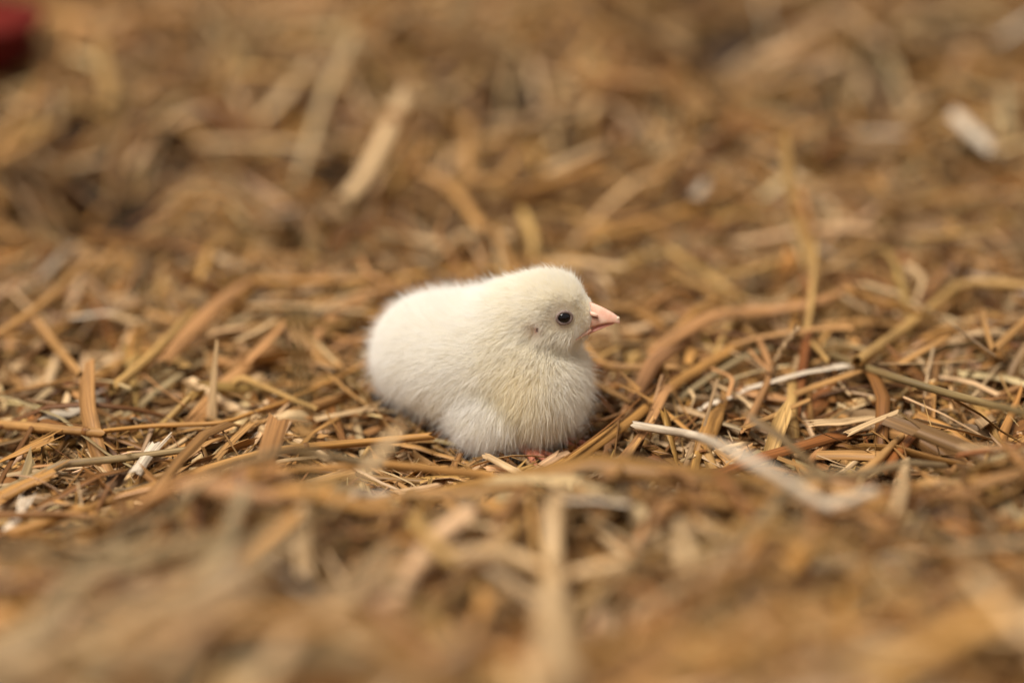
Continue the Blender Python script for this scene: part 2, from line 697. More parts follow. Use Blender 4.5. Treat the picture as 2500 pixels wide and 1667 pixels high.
# ------------------------------------------------------------------ the chick's down
bm = bmesh.new()
bm.from_mesh(body_me)
bmesh.ops.triangulate(bm, faces=bm.faces[:])
tv = np.array([v.co for v in bm.verts]) * 100
tf = np.array([[v.index for v in q.verts] for q in bm.faces])
bm.free()
A, B, C = tv[tf[:, 0]], tv[tf[:, 1]], tv[tf[:, 2]]
ar = np.linalg.norm(np.cross(B - A, C - A), axis=1)
cen = (A + B + C) / 3
headw_f = 1 - sstep(1.5, 2.4, np.linalg.norm(cen - HEADC, axis=1))
wgt = ar * (1 + 0.9 * headw_f)
NH = 260000
ti = rng.choice(len(tf), NH, p=wgt / wgt.sum())
u, v = rng.random(NH), rng.random(NH)
s = np.sqrt(u)
R0 = (1 - s)[:, None] * A[ti] + (s * (1 - v))[:, None] * B[ti] + (s * v)[:, None] * C[ti]
G = sdf_grad(R0)
Nn = G / np.linalg.norm(G, axis=1)[:, None]

dh = np.linalg.norm(R0 - HEADC, axis=1)
headw = 1 - sstep(1.35, 2.3, dh)
low = 1 - sstep(1.6, 3.4, R0[:, 2])
fwd = np.array([math.cos(YAW), math.sin(YAW), 0])
along = (R0 - np.array([-1.6, 1.9, 0])) @ fwd
frontw = sstep(0.2, 2.0, along) * (1 - headw)
beakb = hp(1.5, 0, -0.1)
eyed = np.min([np.linalg.norm(R0 - e, axis=1) for e in EYES], axis=0)
eard = np.min([np.linalg.norm(R0 - e, axis=1) for e in EARS], axis=0)
beakd = np.linalg.norm(R0 - beakb, axis=1)
def seg_dist(P, a, b):
    t = np.clip(((P - a) @ (b - a)) / ((b - a) @ (b - a)), 0, 1)
    return np.linalg.norm(P - a - t[:, None] * (b - a), axis=1)


gaped = np.min([seg_dist(R0, surf(a)[0], surf((a + b) / 2)[0]) for a, b in GAPE], axis=0)
cheek = headw * (1 - sstep(HEADC[2] - 0.5, HEADC[2] + 0.2, R0[:, 2]))

flow_head = R0 - beakb
flow_head /= np.linalg.norm(flow_head, axis=1)[:, None]
flow_head = flow_head + np.array([0, 0, -0.55]) * cheek[:, None]
flow_body = -fwd + np.array([0, 0, -1.0]) * (0.25 + 2.2 * low + 1.4 * frontw)[:, None]
flow_body /= np.linalg.norm(flow_body, axis=1)[:, None]
flow = flow_head * headw[:, None] + flow_body * (1 - headw)[:, None]
flow = flow - (flow * Nn).sum(1)[:, None] * Nn
flow /= np.linalg.norm(flow, axis=1)[:, None] + 1e-6

ln = 0.54 + 0.20 * low - 0.04 * frontw
ln = ln * (1 - headw) + 0.34 * headw
ln = ln * (0.28 + 0.72 * sstep(0.30, 0.75, eyed)) * (0.35 + 0.65 * sstep(0.10, 0.28, eard)) * (0.30 + 0.70 * sstep(0.55, 1.3, beakd)) * (0.25 + 0.75 * sstep(0.06, 0.25, gaped))
ln = ln * rng.uniform(0.55, 1.2, NH)
guard = rng.random(NH) < 0.11
ln = ln * np.where(guard, 1.6, 1.0)
lift = 0.87 - 0.15 * low - 0.08 * frontw
lift = lift * (1 - headw) + (0.66 - 0.26 * cheek) * headw
lift = np.where(guard, np.minimum(lift + 0.1, 0.92), lift) * (0.35 + 0.65 * sstep(0.25, 0.7, eyed))

# tufts: each strand leans towards its clump
NG = NH // 12
gi = rng.choice(NH, NG, replace=False)
kd = kdtree.KDTree(NG)
for i, q in enumerate(R0[gi]):
    kd.insert(q, i)
kd.balance()
near = np.array([kd.find(q)[1] for q in R0])
gdir = rng.normal(0, 1, (NG, 3))
D1 = Nn * lift[:, None] + flow * np.sqrt(1 - lift ** 2)[:, None]
D1 = D1 + 0.10 * gdir[near] * (0.35 + 0.65 * np.maximum(low, np.maximum(frontw, cheek)))[:, None] + rng.normal(0, 0.30, (NH, 3))
D1 /= np.linalg.norm(D1, axis=1)[:, None]
droop = (0.2 + 0.25 * low + 0.15 * frontw)[:, None]
D2 = D1 + flow * droop + np.array([0, 0, -0.15])
D2 /= np.linalg.norm(D2, axis=1)[:, None]
Lc = ln[:, None]
p1 = R0 + D1 * Lc * 0.40
p2 = p1 + (D1 + D2) / 2 * Lc * 0.33
p3 = p2 + D2 * Lc * 0.30
gtip = p3[gi][near]
cl = (0.04 + 0.13 * np.maximum(low, np.maximum(frontw * 0.9, cheek * 0.6)))[:, None]
off = gtip - p3
offl = np.linalg.norm(off, axis=1)[:, None]
off = off * np.minimum(1, 0.25 / (offl + 1e-6))
p2 = p2 + off * cl * 0.45
p3 = p3 + off * cl
p3[:, 2] = np.maximum(p3[:, 2], 0.05)
ok = (eyed > 0.27) & (eard > 0.10) & ~((np.abs((R0 - HEADC) @ HR[:, 1]) < 0.55) & ((R0 - HEADC) @ HR[:, 0] > 1.46) & ((R0 - HEADC) @ HR[:, 2] < 0.34) & ((R0 - HEADC) @ HR[:, 2] > -0.86))
R0, p1, p2, p3 = R0[ok], p1[ok], p2[ok], p3[ok]
lowk, hw, fr, ed_, ea_ = low[ok], headw[ok], frontw[ok], eyed[ok], eard[ok]
n_h = len(R0)
white = np.array([0.955, 0.935, 0.895])
yellow = np.array([0.94, 0.84, 0.57])
# yellow patches: flank between wing and thigh, lower neck, brow; the back stays white
thigh = np.linalg.norm((R0 - np.array([-1.4, -0.22, 1.38])) / np.array([1.5, 1.2, 1.4]), axis=1)
yl = 0.10 + 0.36 * bump2(R0[:, 0], R0[:, 2], -0.4, 2.6, 1.0, 1.2) + 0.35 * bump2(R0[:, 0], R0[:, 2], -2.6, 1.6, 1.6, 0.7) + 0.18 * hw + 0.18 * fr - 0.35 * (1 - sstep(0.75, 1.1, thigh))
yl = np.clip(yl + rng.normal(0, 0.10, n_h) + 0.08 * gdir[near[ok], 0], 0, 1)[:, None]
tint = white * (1 - yl) + yellow * yl
pink = (0.25 * np.exp(-((ea_ - 0.1) / 0.14) ** 2))[:, None]
tint = tint * (1 - pink) + np.array([0.75, 0.52, 0.42]) * pink
dk = (0.45 * np.exp(-((ed_ - 0.25) / 0.16) ** 2))[:, None]
tint = tint * (1 - dk) + np.array([0.46, 0.35, 0.24]) * dk
pos = np.stack([R0, p1, p2, p3], 1) * 0.01
cu = bpy.data.hair_curves.new('down')
cu.add_curves([4] * n_h)
cu.attributes['position'].data.foreach_set('vector', pos.astype(np.float32).ravel())
rad = np.tile(np.array([0.000038, 0.000034, 0.000023, 0.000005], np.float32), n_h)
ra = cu.attributes.get('radius') or cu.attributes.new('radius', 'FLOAT', 'POINT')
ra.data.foreach_set('value', rad)
ta = cu.attributes.new('tint', 'FLOAT_COLOR', 'POINT')
tc4 = np.concatenate([tint, np.ones((n_h, 1))], 1)
ta.data.foreach_set('color', np.repeat(tc4, 4, 0).astype(np.float32).ravel())
cu.materials.append(M_DOWN)
add('down', cu, chick)

eye_w = EYES[0] * 0.01
cam_data.dof.focus_distance = float((eye_w - CAM) @ FW) + 0.001

# ------------------------------------------------------------------ straw
PAL = {
    'tan': (0.456, 0.237, 0.078),
    'golden': (0.429, 0.211, 0.057),
    'brown': (0.204, 0.085, 0.023),
    'pale': (0.616, 0.408, 0.204),
    'yellow': (0.485, 0.281, 0.09),
    'grey': (0.291, 0.178, 0.084),
    'peach': (0.444, 0.22, 0.083),
    'white': (0.687, 0.553, 0.392),
    'rust': (0.272, 0.094, 0.025),
    'olive': (0.25, 0.17, 0.07),
}
PK = ['tan', 'golden', 'brown', 'pale', 'yellow', 'grey', 'peach', 'white', 'rust', 'olive']
PW = np.array([0.275, 0.15, 0.15, 0.28, 0.045, 0.045, 0.05, 0.004, 0.006, 0.0])
PW = PW / PW.sum()
PC = np.array([PAL[k] for k in PK])


def profile(kind, K):
    """closed cross-section (K points) of unit width: across, normal"""
    if kind == 'tube':
        a = np.arange(K) * 2 * math.pi / K
        return np.stack([np.cos(a) * 0.5, np.sin(a) * (0.5 if K > 7 else 0.30)], 1)
    h = K // 2
    t = np.linspace(-0.5, 0.5, h)
    curl = 0.22 if kind == 'strip' else 0.10
    up = np.stack([t, curl * (0.25 - t * t) * 4 * 0.6], 1)
    dn = up[::-1] - np.array([0, 0.075])
    return np.concatenate([up, dn])


def sweep(P, W, roll, prof, jag, tints, seed, twist=0.0):
    """P n,N,3 centrelines; W n,N widths; prof K,2; jag n,2,K end offsets -> verts, faces, tint, grain"""
    n, N, _ = P.shape
    K = len(prof)
    T = np.gradient(P, axis=1)
    T /= np.linalg.norm(T, axis=2, keepdims=True) + 1e-12
    S = np.cross(np.array([0.02, 0.03, 1.0]), T)
    S /= np.linalg.norm(S, axis=2, keepdims=True) + 1e-9
    U = np.cross(T, S)
    ang = roll[:, None] + np.linspace(0, 1, N)[None] * np.reshape(twist, (-1, 1))
    c, s = np.cos(ang)[..., None], np.sin(ang)[..., None]
    S, U = S * c + U * s, U * c - S * s
    V = P[:, :, None, :] + W[:, :, None, None] * (prof[None, None, :, :1] * S[:, :, None] + prof[None, None, :, 1:] * U[:, :, None])
    V[:, 0] -= T[:, 0, None, :] * jag[:, 0, :, None]
    V[:, -1] += T[:, -1, None, :] * jag[:, 1, :, None]
    seg = np.linalg.norm(np.diff(P, axis=1), axis=2)
    al = np.concatenate([np.zeros((n, 1)), np.cumsum(seg, 1)], 1)
    grain = np.empty((n, N, K, 3))
    grain[..., 0] = W[:, :, None] * prof[None, None, :, 0] + seed[:, None, None] * 0.37
    grain[..., 1] = al[:, :, None] + seed[:, None, None]
    grain[..., 2] = seed[:, None, None] * 13.7 + (prof[None, None, :, 1] > 0) * 0.3
    i = np.arange(N - 1)[:, None] * K
    j = np.arange(K)[None]
    q = np.stack([i + j, i + (j + 1) % K, i + K + (j + 1) % K, i + K + j], -1).reshape(-1, 4)
    F = (q[None] + (np.arange(n) * N * K)[:, None, None]).reshape(-1, 4)
    tt = np.concatenate([np.broadcast_to(tints[:, None, None, :], (n, N, K, 3)), np.ones((n, N, K, 1))], -1)
    return V.reshape(-1, 3), F, tt.reshape(-1, 4), grain.reshape(-1, 3)


def random_lines(n, N, x, y, length, z_off, tilt, heading, bend, kinkp, wob=0.0012):
    """centrelines that lie on the bed"""
    s = np.linspace(-0.5, 0.5, N)[None]
    h = heading[:, None] + bend[:, None] * s
    kink = (rng.random(n) < kinkp) * rng.normal(0, 0.9, n)
    kp = rng.uniform(-0.25, 0.3, n)[:, None]
    h = h + kink[:, None] * sstep(0, 1, (s - kp) / 0.12)
    dl = (length / (N - 1))[:, None]
    cx = np.cumsum(np.cos(h) * dl, 1)
    cy = np.cumsum(np.sin(h) * dl, 1)
    X = x[:, None] + cx - cx.mean(1, keepdims=True)
    Y = y[:, None] + cy - cy.mean(1, keepdims=True)
    Z = bed(X, Y) * 0.6 + bed(x, y)[:, None] * 0.4 + z_off[:, None] + np.tan(tilt)[:, None] * (s * length[:, None])
    arch = rng.normal(0, 0.004, n)[:, None] * (1 - (2 * s) ** 2) * (length[:, None] / 0.06)
    Z = Z + arch + rng.normal(0, wob * 0.3, (n, N))
    return np.stack([X, Y, Z], -1)


def clear_of_chick(P, margin=0.25):
    """straws that would run through the chick are dropped"""
    n, N, _ = P.shape
    q = P.reshape(-1, 3) * 100
    box = (np.abs(q[:, 0] + 1.2) < 6.5) & (np.abs(q[:, 1] - 1.5) < 6.0) & (q[:, 2] < 8)
    d = np.full(len(q), 9.0)
    if box.any():
        d[box] = sdf(q[box])
    # a straw under the belly must stay low
    under = box & (d < 1.2) & (q[:, 2] < 0.35)
    bad = (d < margin) & ~under
    front = (q[:, 1] > -4.5) & (q[:, 1] < 0.8) & (q[:, 0] > -7.0) & (q[:, 0] < 3.0) & (q[:, 2] > 0.35 + np.maximum(0, -q[:, 1] - 1.0) * 0.45)
    bad = bad | front
    return ~bad.reshape(n, N).any(1)


SPREAD = [1.0]


def sample_area(n, d0, d1, power=1.0):
    """points on the ground inside the widened view cone between two ground distances"""
    t = rng.random(n)
    yy = d0 + (d1 - d0) * t ** power
    half = ((yy + 0.05) * 0.36 * 1.45 + 0.06) * SPREAD[0]
    xx = rng.uniform(-1, 1, n) * half
    return xx + CAM[0], yy + CAM[1]


bulk = {'V': [], 'F': [], 'T': [], 'G': []}
_o = 0


def push(store, res):
    V, F, T, Gr = res
    o = sum(len(v) for v in store['V'])
    store['V'].append(V)
    store['F'].append(F + o)
    store['T'].append(T)
    store['G'].append(Gr)


def bulk_straw(store, n, kind, N, K, d0, d1, power, lmean, wmean, zlo, zhi, tsd, kinkp=0.12, wsd=0.3):
    x, y = sample_area(n, d0, d1, power)
    length = np.clip(rng.lognormal(math.log(lmean), 0.45, n), 0.012, 0.16)
    width = np.clip(rng.lognormal(math.log(wmean), wsd, n), 0.0004, 0.009)
    z = rng.uniform(zlo, zhi, n)
    tilt = np.clip(rng.normal(0, tsd, n), -0.9, 0.9)
    P = random_lines(n, N, x, y, length, z, tilt, rng.uniform(0, 2 * math.pi, n), rng.normal(0, 0.22, n), kinkp)
    k = clear_of_chick(P)
    for cx, cy, rx, ry, dp in PITS:
        k &= ~((bump2(x, y, cx, cy, rx, ry) > 0.3) & (rng.random(n) < 0.93))
    P, length, width = P[k], length[k], width[k]
    n = len(P)
    s = np.linspace(0, 1, N)[None]
    tp = rng.uniform(0.45, 1.0, n)[:, None]
    W = width[:, None] * (1 - (1 - tp) * s) * (1 + rng.normal(0, 0.05, (n, N)))
    ci = rng.choice(len(PK), n, p=PW)
    t = PC[ci] * rng.uniform(0.45, 1.28, (n, 1)) * (1 + rng.normal(0, 0.04, (n, 3)))
    jag = rng.uniform(-0.3, 1, (n, 2, K)) * (width[:, None, None] * (0.9 if kind == 'tube' else 2.0))
    roll = rng.normal(0, 0.5, n)
    push(store, sweep(P, W, roll, profile(kind, K), jag, np.clip(t, 0, 1), rng.uniform(0, 50, n), rng.normal(0, 0.8, n)))


# near and focused zone
bulk_straw(bulk, 4800, 'strip', 7, 6, 0.16, 0.80, 1.0, 0.040, 0.0033, -0.012, 0.003, 0.09, 0.06)
bulk_straw(bulk, 1000, 'tube', 7, 7, 0.16, 0.80, 1.0, 0.055, 0.0030, -0.012, 0.004, 0.09, 0.06)
bulk_straw(bulk, 1200, 'blade', 7, 6, 0.16, 0.80, 1.0, 0.036, 0.0046, -0.012, 0.004, 0.12, 0.2)
bulk_straw(bulk, 6800, 'strip', 5, 6, 0.30, 0.74, 1.0, 0.022, 0.0022, -0.006, 0.003, 0.10, 0.05)
bulk_straw(bulk, 2300, 'strip', 6, 6, 0.28, 0.95, 1.0, 0.048, 0.0034, 0.0, 0.006, 0.07, 0.05)
bulk_straw(bulk, 500, 'tube', 6, 7, 0.28, 0.95, 1.0, 0.065, 0.0032, 0.001, 0.007, 0.06, 0.05)
bulk_straw(bulk, 420, 'strip', 7, 6, 0.16, 0.80, 1.0, 0.036, 0.0030, 0.001, 0.010, 0.30, 0.15)
bulk_straw(bulk, 260, 'strip', 8, 6, 0.14, 0.29, 1.0, 0.095, 0.0042, -0.002, 0.010, 0.12, 0.04)
# far zone
bulk_straw(bulk, 11000, 'strip', 4, 6, 0.78, 2.3, 1.0, 0.050, 0.0037, -0.008, 0.008, 0.13, 0.04)
bulk_straw(bulk, 3000, 'tube', 4, 6, 0.78, 2.3, 1.0, 0.058, 0.0036, -0.006, 0.010, 0.15, 0.04)
bulk_straw(bulk, 1000, 'blade', 6, 6, 0.78, 2.3, 1.0, 0.044, 0.0048, 0.0, 0.014, 0.30, 0.2)
# the bed goes on beyond the frame
SPREAD[0] = 2.0
bulk_straw(bulk, 6500, 'strip', 4, 6, 0.2, 2.4, 0.8, 0.065, 0.0065, -0.012, 0.0, 0.12)
SPREAD[0] = 1.0
me = mesh_from('straw_litter', np.concatenate(bulk['V']), np.concatenate(bulk['F']), M_STRAW,
               {'tint': ('FLOAT_COLOR', np.concatenate(bulk['T'])), 'grain': ('FLOAT_VECTOR', np.concatenate(bulk['G']))})
add('straw_litter', me, kind='stuff', label='loose bed of chopped golden brown straw covering the floor', category='straw')

chaff = {'V': [], 'F': [], 'T': [], 'G': []}
bulk_straw(chaff, 12000, 'tube', 5, 3, 0.30, 0.72, 1.0, 0.014, 0.00060, -0.003, 0.007, 0.30, 0.3, 0.4)
bulk_straw(chaff, 6000, 'strip', 5, 6, 0.30, 0.72, 1.0, 0.022, 0.0011, -0.003, 0.007, 0.22, 0.2, 0.35)
me = mesh_from('chaff', np.concatenate(chaff['V']), np.concatenate(chaff['F']), M_STRAW,
               {'tint': ('FLOAT_COLOR', np.concatenate(chaff['T'])), 'grain': ('FLOAT_VECTOR', np.concatenate(chaff['G']))})
add('chaff', me, kind='stuff', label='fine broken straw fibres and chaff scattered between the stalks', category='chaff')


# ------------------------------------------------------------------ single straws that stand out
def catmull(pts, N):
    pts = np.asarray(pts, float)
    if len(pts) == 2:
        pts = np.array([pts[0], pts[0] * 0.5 + pts[1] * 0.5, pts[1]])
    q = np.concatenate([[2 * pts[0] - pts[1]], pts, [2 * pts[-1] - pts[-2]]])
    seg = np.linalg.norm(np.diff(pts, axis=0), axis=1)
    cum = np.concatenate([[0], np.cumsum(seg)])
    out = []
    for d in np.linspace(0, cum[-1], N):
        i = min(int(np.searchsorted(cum, d, side='right')) - 1, len(seg) - 1)
        t = (d - cum[i]) / seg[i]
        a, b, c, e = q[i:i + 4]
        out.append(0.5 * (2 * b + (c - a) * t + (2 * a - 5 * b + 4 * c - e) * t * t + (3 * b - a - 3 * c + e) * t ** 3))
    return np.array(out)


KIND_NAME = {'tube': 'straw_stalk', 'strip': 'straw_strip', 'blade': 'straw_leaf', 'chip': 'straw_chip'}


def straw_mesh(line, width, kind, tint, taper=0.75, fray=0, roll=None, twist=0.0, mid=1.0, seed=None, jagk=0.9):
    N = len(line)
    sh = 'strip' if kind == 'chip' else kind
    K = 10 if kind == 'tube' else 8
    s = np.linspace(0, 1, N)
    W = width * (1 - (1 - taper) * s) * (1 + (mid - 1) * np.sin(math.pi * s)) * (1 + rng.normal(0, 0.03, N))
    if kind == 'blade':
        W = W * (0.25 + 0.75 * np.sin(math.pi * np.clip(s * 0.86 + 0.10, 0, 1)) ** 0.6)
    roll = rng.normal(0, 0.35) if roll is None else roll
    jag = rng.uniform(-0.2, 1, (1, 2, K)) * width * jagk
    sd = rng.uniform(0, 50, 1) if seed is None else np.array([seed])
    st = {'V': [], 'F': [], 'T': [], 'G': []}
    push(st, sweep(line[None], W[None], np.array([roll]), profile(sh, K), jag, np.array([tint]), sd, np.array([twist])))
    if kind == 'tube':                          # inner wall so that the cut ends read as hollow
        push(st, sweep(line[None], W[None] * 0.74, np.array([roll]), profile(sh, K), jag, np.array([tint]) * 0.7, sd, np.array([twist])))
    if fray:
        e, d = line[-1], line[-1] - line[-3]
        d = d / np.linalg.norm(d)
        side = np.cross(d, [0, 0, 1.0])
        side /= np.linalg.norm(side)
        m = fray
        base = e[None] + side[None] * (np.linspace(-0.42, 0.42, m) * width)[:, None] - d * 0.004
        dirs = d[None] + side[None] * (np.linspace(-0.16, 0.16, m) + rng.normal(0, 0.06, m))[:, None] + np.array([0, 0, 1.0]) * rng.normal(0.03, 0.06, m)[:, None]
        L = rng.uniform(0.004, 0.013, m)
        tt = np.linspace(0, 1, 5)
        Pf = base[:, None] + dirs[:, None] * (tt[None] * L[:, None])[..., None]
        Wf = (width / m * 1.3) * (1 - 0.75 * tt)[None] * np.ones((m, 1))
        push(st, sweep(Pf, Wf, np.full(m, roll), profile('strip', 6), np.zeros((m, 2, 6)), np.tile(tint, (m, 1)) * rng.uniform(0.85, 1.15, (m, 1)), rng.uniform(0, 50, m)))
    return mesh_from('straw', np.concatenate(st['V']), np.concatenate(st['F']), M_STRAW,
                     {'tint': ('FLOAT_COLOR', np.concatenate(st['T'])), 'grain': ('FLOAT_VECTOR', np.concatenate(st['G']))})


def placed(me, line):
    """give the object its own origin at the straw's base"""
    o = np.asarray(line[0], float)
    n = len(me.vertices)
    c = np.empty(n * 3, np.float32)
    me.vertices.foreach_get('co', c)
    me.vertices.foreach_set('co', (c.reshape(-1, 3) - o).astype(np.float32).ravel())
    me.update()
    return o


def node_ring(parent, line, frac, width, tint):
    N = len(line)
    i = max(1, min(N - 2, int(round(frac * (N - 1)))))
    d = line[i + 1] - line[i - 1]
    d /= np.linalg.norm(d)
    P = line[i] + d[None] * np.linspace(-0.0012, 0.0012, 5)[:, None] * (width / 0.0035)
    W = width * np.array([0.98, 1.12, 1.2, 1.12, 0.98])
    me = mesh_from('node', *sweep(P[None], W[None], np.zeros(1), profile('tube', 12), np.zeros((1, 2, 12)), np.array([tint]), np.array([3.3]))[:2], M_STRAW)
    V, F, T, Gr = sweep(P[None], W[None], np.zeros(1), profile('tube', 12), np.zeros((1, 2, 12)), np.array([tint]), np.array([3.3]))
    for nm, typ, key, arr in (('tint', 'FLOAT_COLOR', 'color', T), ('grain', 'FLOAT_VECTOR', 'vector', Gr)):
        a = me.attributes.new(nm, typ, 'POINT')
        a.data.foreach_set(key, arr.astype(np.float32).ravel())
    c = np.empty(len(me.vertices) * 3, np.float32)
    me.vertices.foreach_get('co', c)
    me.vertices.foreach_set('co', (c.reshape(-1, 3) - np.array(parent.location)).astype(np.float32).ravel())
    add('node', me, parent)


N_HERO = [0]


def hero(kind, color, wpx, pts, label, lift=0.006, stand=None, node_at=None, group=None, cat='straw', **kw):
    """pts in the 2352 px view; stand: later points rise in the upright plane of the first (base), leaning by stand metres per metre"""
    W3 = []
    for k, p in enumerate(pts):
        lf = p[2] if len(p) > 2 else lift
        if stand is not None and k > 0:
            q = at_y(p[0], p[1], W3[0][1])
            q = at_y(p[0], p[1], W3[0][1] + stand * (q[2] - W3[0][2]))
        else:
            q = on_bed(p[0], p[1], lf)
        W3.append(q)
    line = catmull(W3, 9 if len(pts) == 2 else 18)
    dep = np.mean([(q - CAM) @ FW for q in W3])
    width = wpx * K0 * dep / FPX
    if len(pts) == 2:
        L = np.linalg.norm(line[-1] - line[0])
        b = rng.normal(0, 0.025) * L
        sd = np.cross(line[-1] - line[0], [0, 0, 1.0])
        sd /= np.linalg.norm(sd) + 1e-9
        line = line + sd[None] * (b * np.sin(math.pi * np.linspace(0, 1, len(line))))[:, None]
    tint = np.array(PAL[color]) * rng.uniform(0.92, 1.08)
    me = straw_mesh(line, width, kind, tint, **kw)
    o = add(KIND_NAME.get(kind, 'straw_stalk'), me, None, label=label, category=cat, group=group)
    o.location = placed(me, line)
    if node_at is not None:
        node_ring(o, line, node_at, width * (1 - (1 - kw.get('taper', 0.75)) * node_at), np.array(PAL['brown']) * 1.3)
    return o


# --- beside and in front of the chick, towards the picture's left
hero('tube', 'golden', 11, [(238, 990), (360, 977), (504, 972), (562, 954), (659, 921), (702, 900), (767, 871), (850, 830)], 'long thin curved stem running up to the chick\'s tail', 0.010, taper=0.9)
hero('tube', 'tan', 25, [(-30, 972), (120, 985), (232, 994)], 'thick tan stalk at the left edge that a thin stem continues', 0.009, node_at=0.9, taper=0.8)
hero('tube', 'golden', 23, [(20, 1225), (150, 1185), (295, 1137), (479, 1076), (576, 1047), (677, 1029), (847, 1015), (985, 1002)], 'longest golden stalk with a joint, reaching under the chick\'s belly', 0.011, node_at=0.70, taper=0.8)
hero('strip', 'yellow', 14, [(536, 878), (558, 867), (612, 889), (720, 936)], 'bent thin yellow strip with one end curled down, left of chick', 0.013)
hero('strip', 'pale', 16, [(731, 961), (800, 948), (862, 934)], 'pale flat strip with a ragged end beside the chick\'s flank', 0.009, fray=3)
hero('tube', 'yellow', 24, [(266, 889), (367, 799), (443, 716)], 'pale yellow round stalk lying slantwise beside a broad brown leaf', 0.012)
hero('blade', 'peach', 42, [(389, 815), (440, 760), (500, 700), (575, 642)], 'broad orange-brown leaf slanting up beside a pale yellow stalk', 0.016, roll=0.5)
hero('blade', 'peach', 30, [(569, 828), (610, 785), (652, 745)], 'short broad orange leaf pointing at the chick\'s back', 0.014)
hero('strip', 'pale', 14, [(544, 781), (590, 760), (626, 738)], 'short pale strip above the short broad orange leaf', 0.014)
hero('strip', 'pale', 34, [(484, 962), (490, 880), (497, 800)], 'upright pale splinter tapering to a point, left of chick', 0.004, stand=0.25, taper=0.35)
hero('strip', 'peach', 18, [(338, 867), (380, 900), (428, 934)], 'short peach strip lying slantwise below a pale yellow stalk', 0.012)
hero('chip', 'white', 15, [(472, 631), (515, 624), (564, 613)], 'bright white flat chip behind the chick at the left', 0.016)
hero('chip', 'white', 17, [(172, 728), (252, 717)], 'white flat chip near the left edge above the slanting stalks', 0.016)
hero('blade', 'tan', 60, [(696, 776), (735, 812), (775, 838)], 'wide triangular tan leaf flake close behind the chick\'s tail', 0.012)
hero('strip', 'golden', 36, [(-20, 1070), (40, 1040), (100, 1012)], 'broad golden striated strip at the left edge under the thick stalk', 0.010, fray=5)
hero('strip', 'peach', 14, [(86, 1070), (140, 1066), (202, 1070)], 'flat peach strip lying level, low at the left', 0.010)
hero('strip', 'golden', 38, [(10, 1136), (55, 1113), (106, 1092)], 'broad golden brown strip in the lower left corner of the sharp zone', 0.010, fray=4)
hero('strip', 'white', 28, [(313, 1083), (335, 1052), (356, 1024)], 'whitish frayed shard standing between two long stalks', 0.012, fray=5, taper=0.9)
hero('strip', 'pale', 9, [(396, 1091), (422, 1050), (446, 1009)], 'thin pale splinter crossing above the longest golden stalk', 0.014)
hero('strip', 'tan', 24, [(497, 1051), (533, 1012), (569, 978)], 'frayed tan bundle of splinters under the thin curved stem', 0.010, fray=6, taper=1.0)
hero('strip', 'brown', 24, [(765, 943), (775, 975), (788, 1010)], 'brown strip lying endwise under the pale ragged strip', 0.008)
hero('strip', 'pale', 12, [(575, 1085), (640, 1060), (720, 1050)], 'thin pale strip just below the jointed golden stalk', 0.010)
hero('strip', 'white', 24, [(22, 1212), (45, 1180), (58, 1148)], 'greyish white frayed shard low at the left edge', 0.012, fray=4)
hero('tube', 'tan', 22, [(0, 770), (110, 690), (215, 590)], 'blurred tan stalk slanting up at the left edge', 0.016)
hero('tube', 'tan', 22, [(85, 735), (130, 795), (185, 860)], 'blurred tan stalk crossing the slanting one at the left edge', 0.014)
hero('strip', 'golden', 22, [(0, 905), (120, 880), (240, 850), (330, 800)], 'long brownish golden strip curving up at the left', 0.012)
hero('strip', 'pale', 22, [(580, 700), (690, 702), (835, 716)], 'pale level strip behind the chick\'s rump', 0.014)
hero('tube', 'golden', 20, [(590, 645), (720, 648), (880, 640)], 'golden level stalk behind the chick\'s back', 0.014)
hero('strip', 'peach', 14, [(830, 595), (848, 630), (925, 662)], 'curved peach strip hooking down behind the chick\'s back', 0.016)
hero('tube', 'pale', 22, [(862, 545), (940, 552), (1022, 562)], 'pale level stalk meeting a wavy upright one behind the chick', 0.016)
hero('strip', 'peach', 15, [(1046, 655), (1040, 590), (1008, 540), (1030, 474)], 'wavy upright strip rising right behind the chick\'s back', 0.006, stand=0.3)
hero('strip', 'peach', 15, [(1085, 650), (1100, 605), (1115, 568)], 'short upright peach strip behind the chick\'s neck', 0.006, stand=0.3)
hero('tube', 'tan', 20, [(1185, 632), (1160, 580), (1138, 528)], 'leaning tan stalk behind the chick\'s nape', 0.006, stand=0.5)

# --- beside and in front of the chick, towards the picture's right
hero('strip', 'golden', 30, [(1250, 1085), (1317, 1053), (1464, 951), (1517, 902), (1694, 791)], 'long striated golden stalk slanting up past the chick\'s breast', 0.010, taper=0.8, fray=4)
hero('strip', 'brown', 10, [(1300, 1050), (1400, 975), (1500, 890), (1560, 850)], 'dark brown splinter running along the long golden stalk', 0.013)
hero('strip', 'peach', 24, [(1388, 1097), (1440, 1040), (1486, 980), (1530, 890)], 'orange split strip fanning into splinters before the beak', 0.014, fray=7, taper=1.1)
hero('strip', 'tan', 14, [(1405, 1095), (1462, 1020), (1500, 960)], 'narrow tan strip beside the fanning orange one', 0.015)
hero('strip', 'pale', 20, [(1120, 1048), (1200, 1088), (1312, 1132)], 'pale ragged strip lying below the chick\'s feet', 0.012, fray=3)
hero('strip', 'peach', 26, [(1312, 985), (1370, 968), (1428, 948)], 'short rusty orange strip touching the chick\'s breast', 0.008)
hero('strip', 'tan', 24, [(1358, 874), (1400, 895), (1448, 922)], 'short tan strip slanting down beside the chick\'s breast', 0.010)
hero('tube', 'tan', 20, [(1344, 798), (1376, 830), (1420, 843), (1552, 845)], 'curved tan stalk under the beak', 0.012)
hero('tube', 'pale', 22, [(1418, 815), (1416, 785), (1412, 745)], 'blurred pale upright stub right under the beak tip', 0.006, stand=0.2)
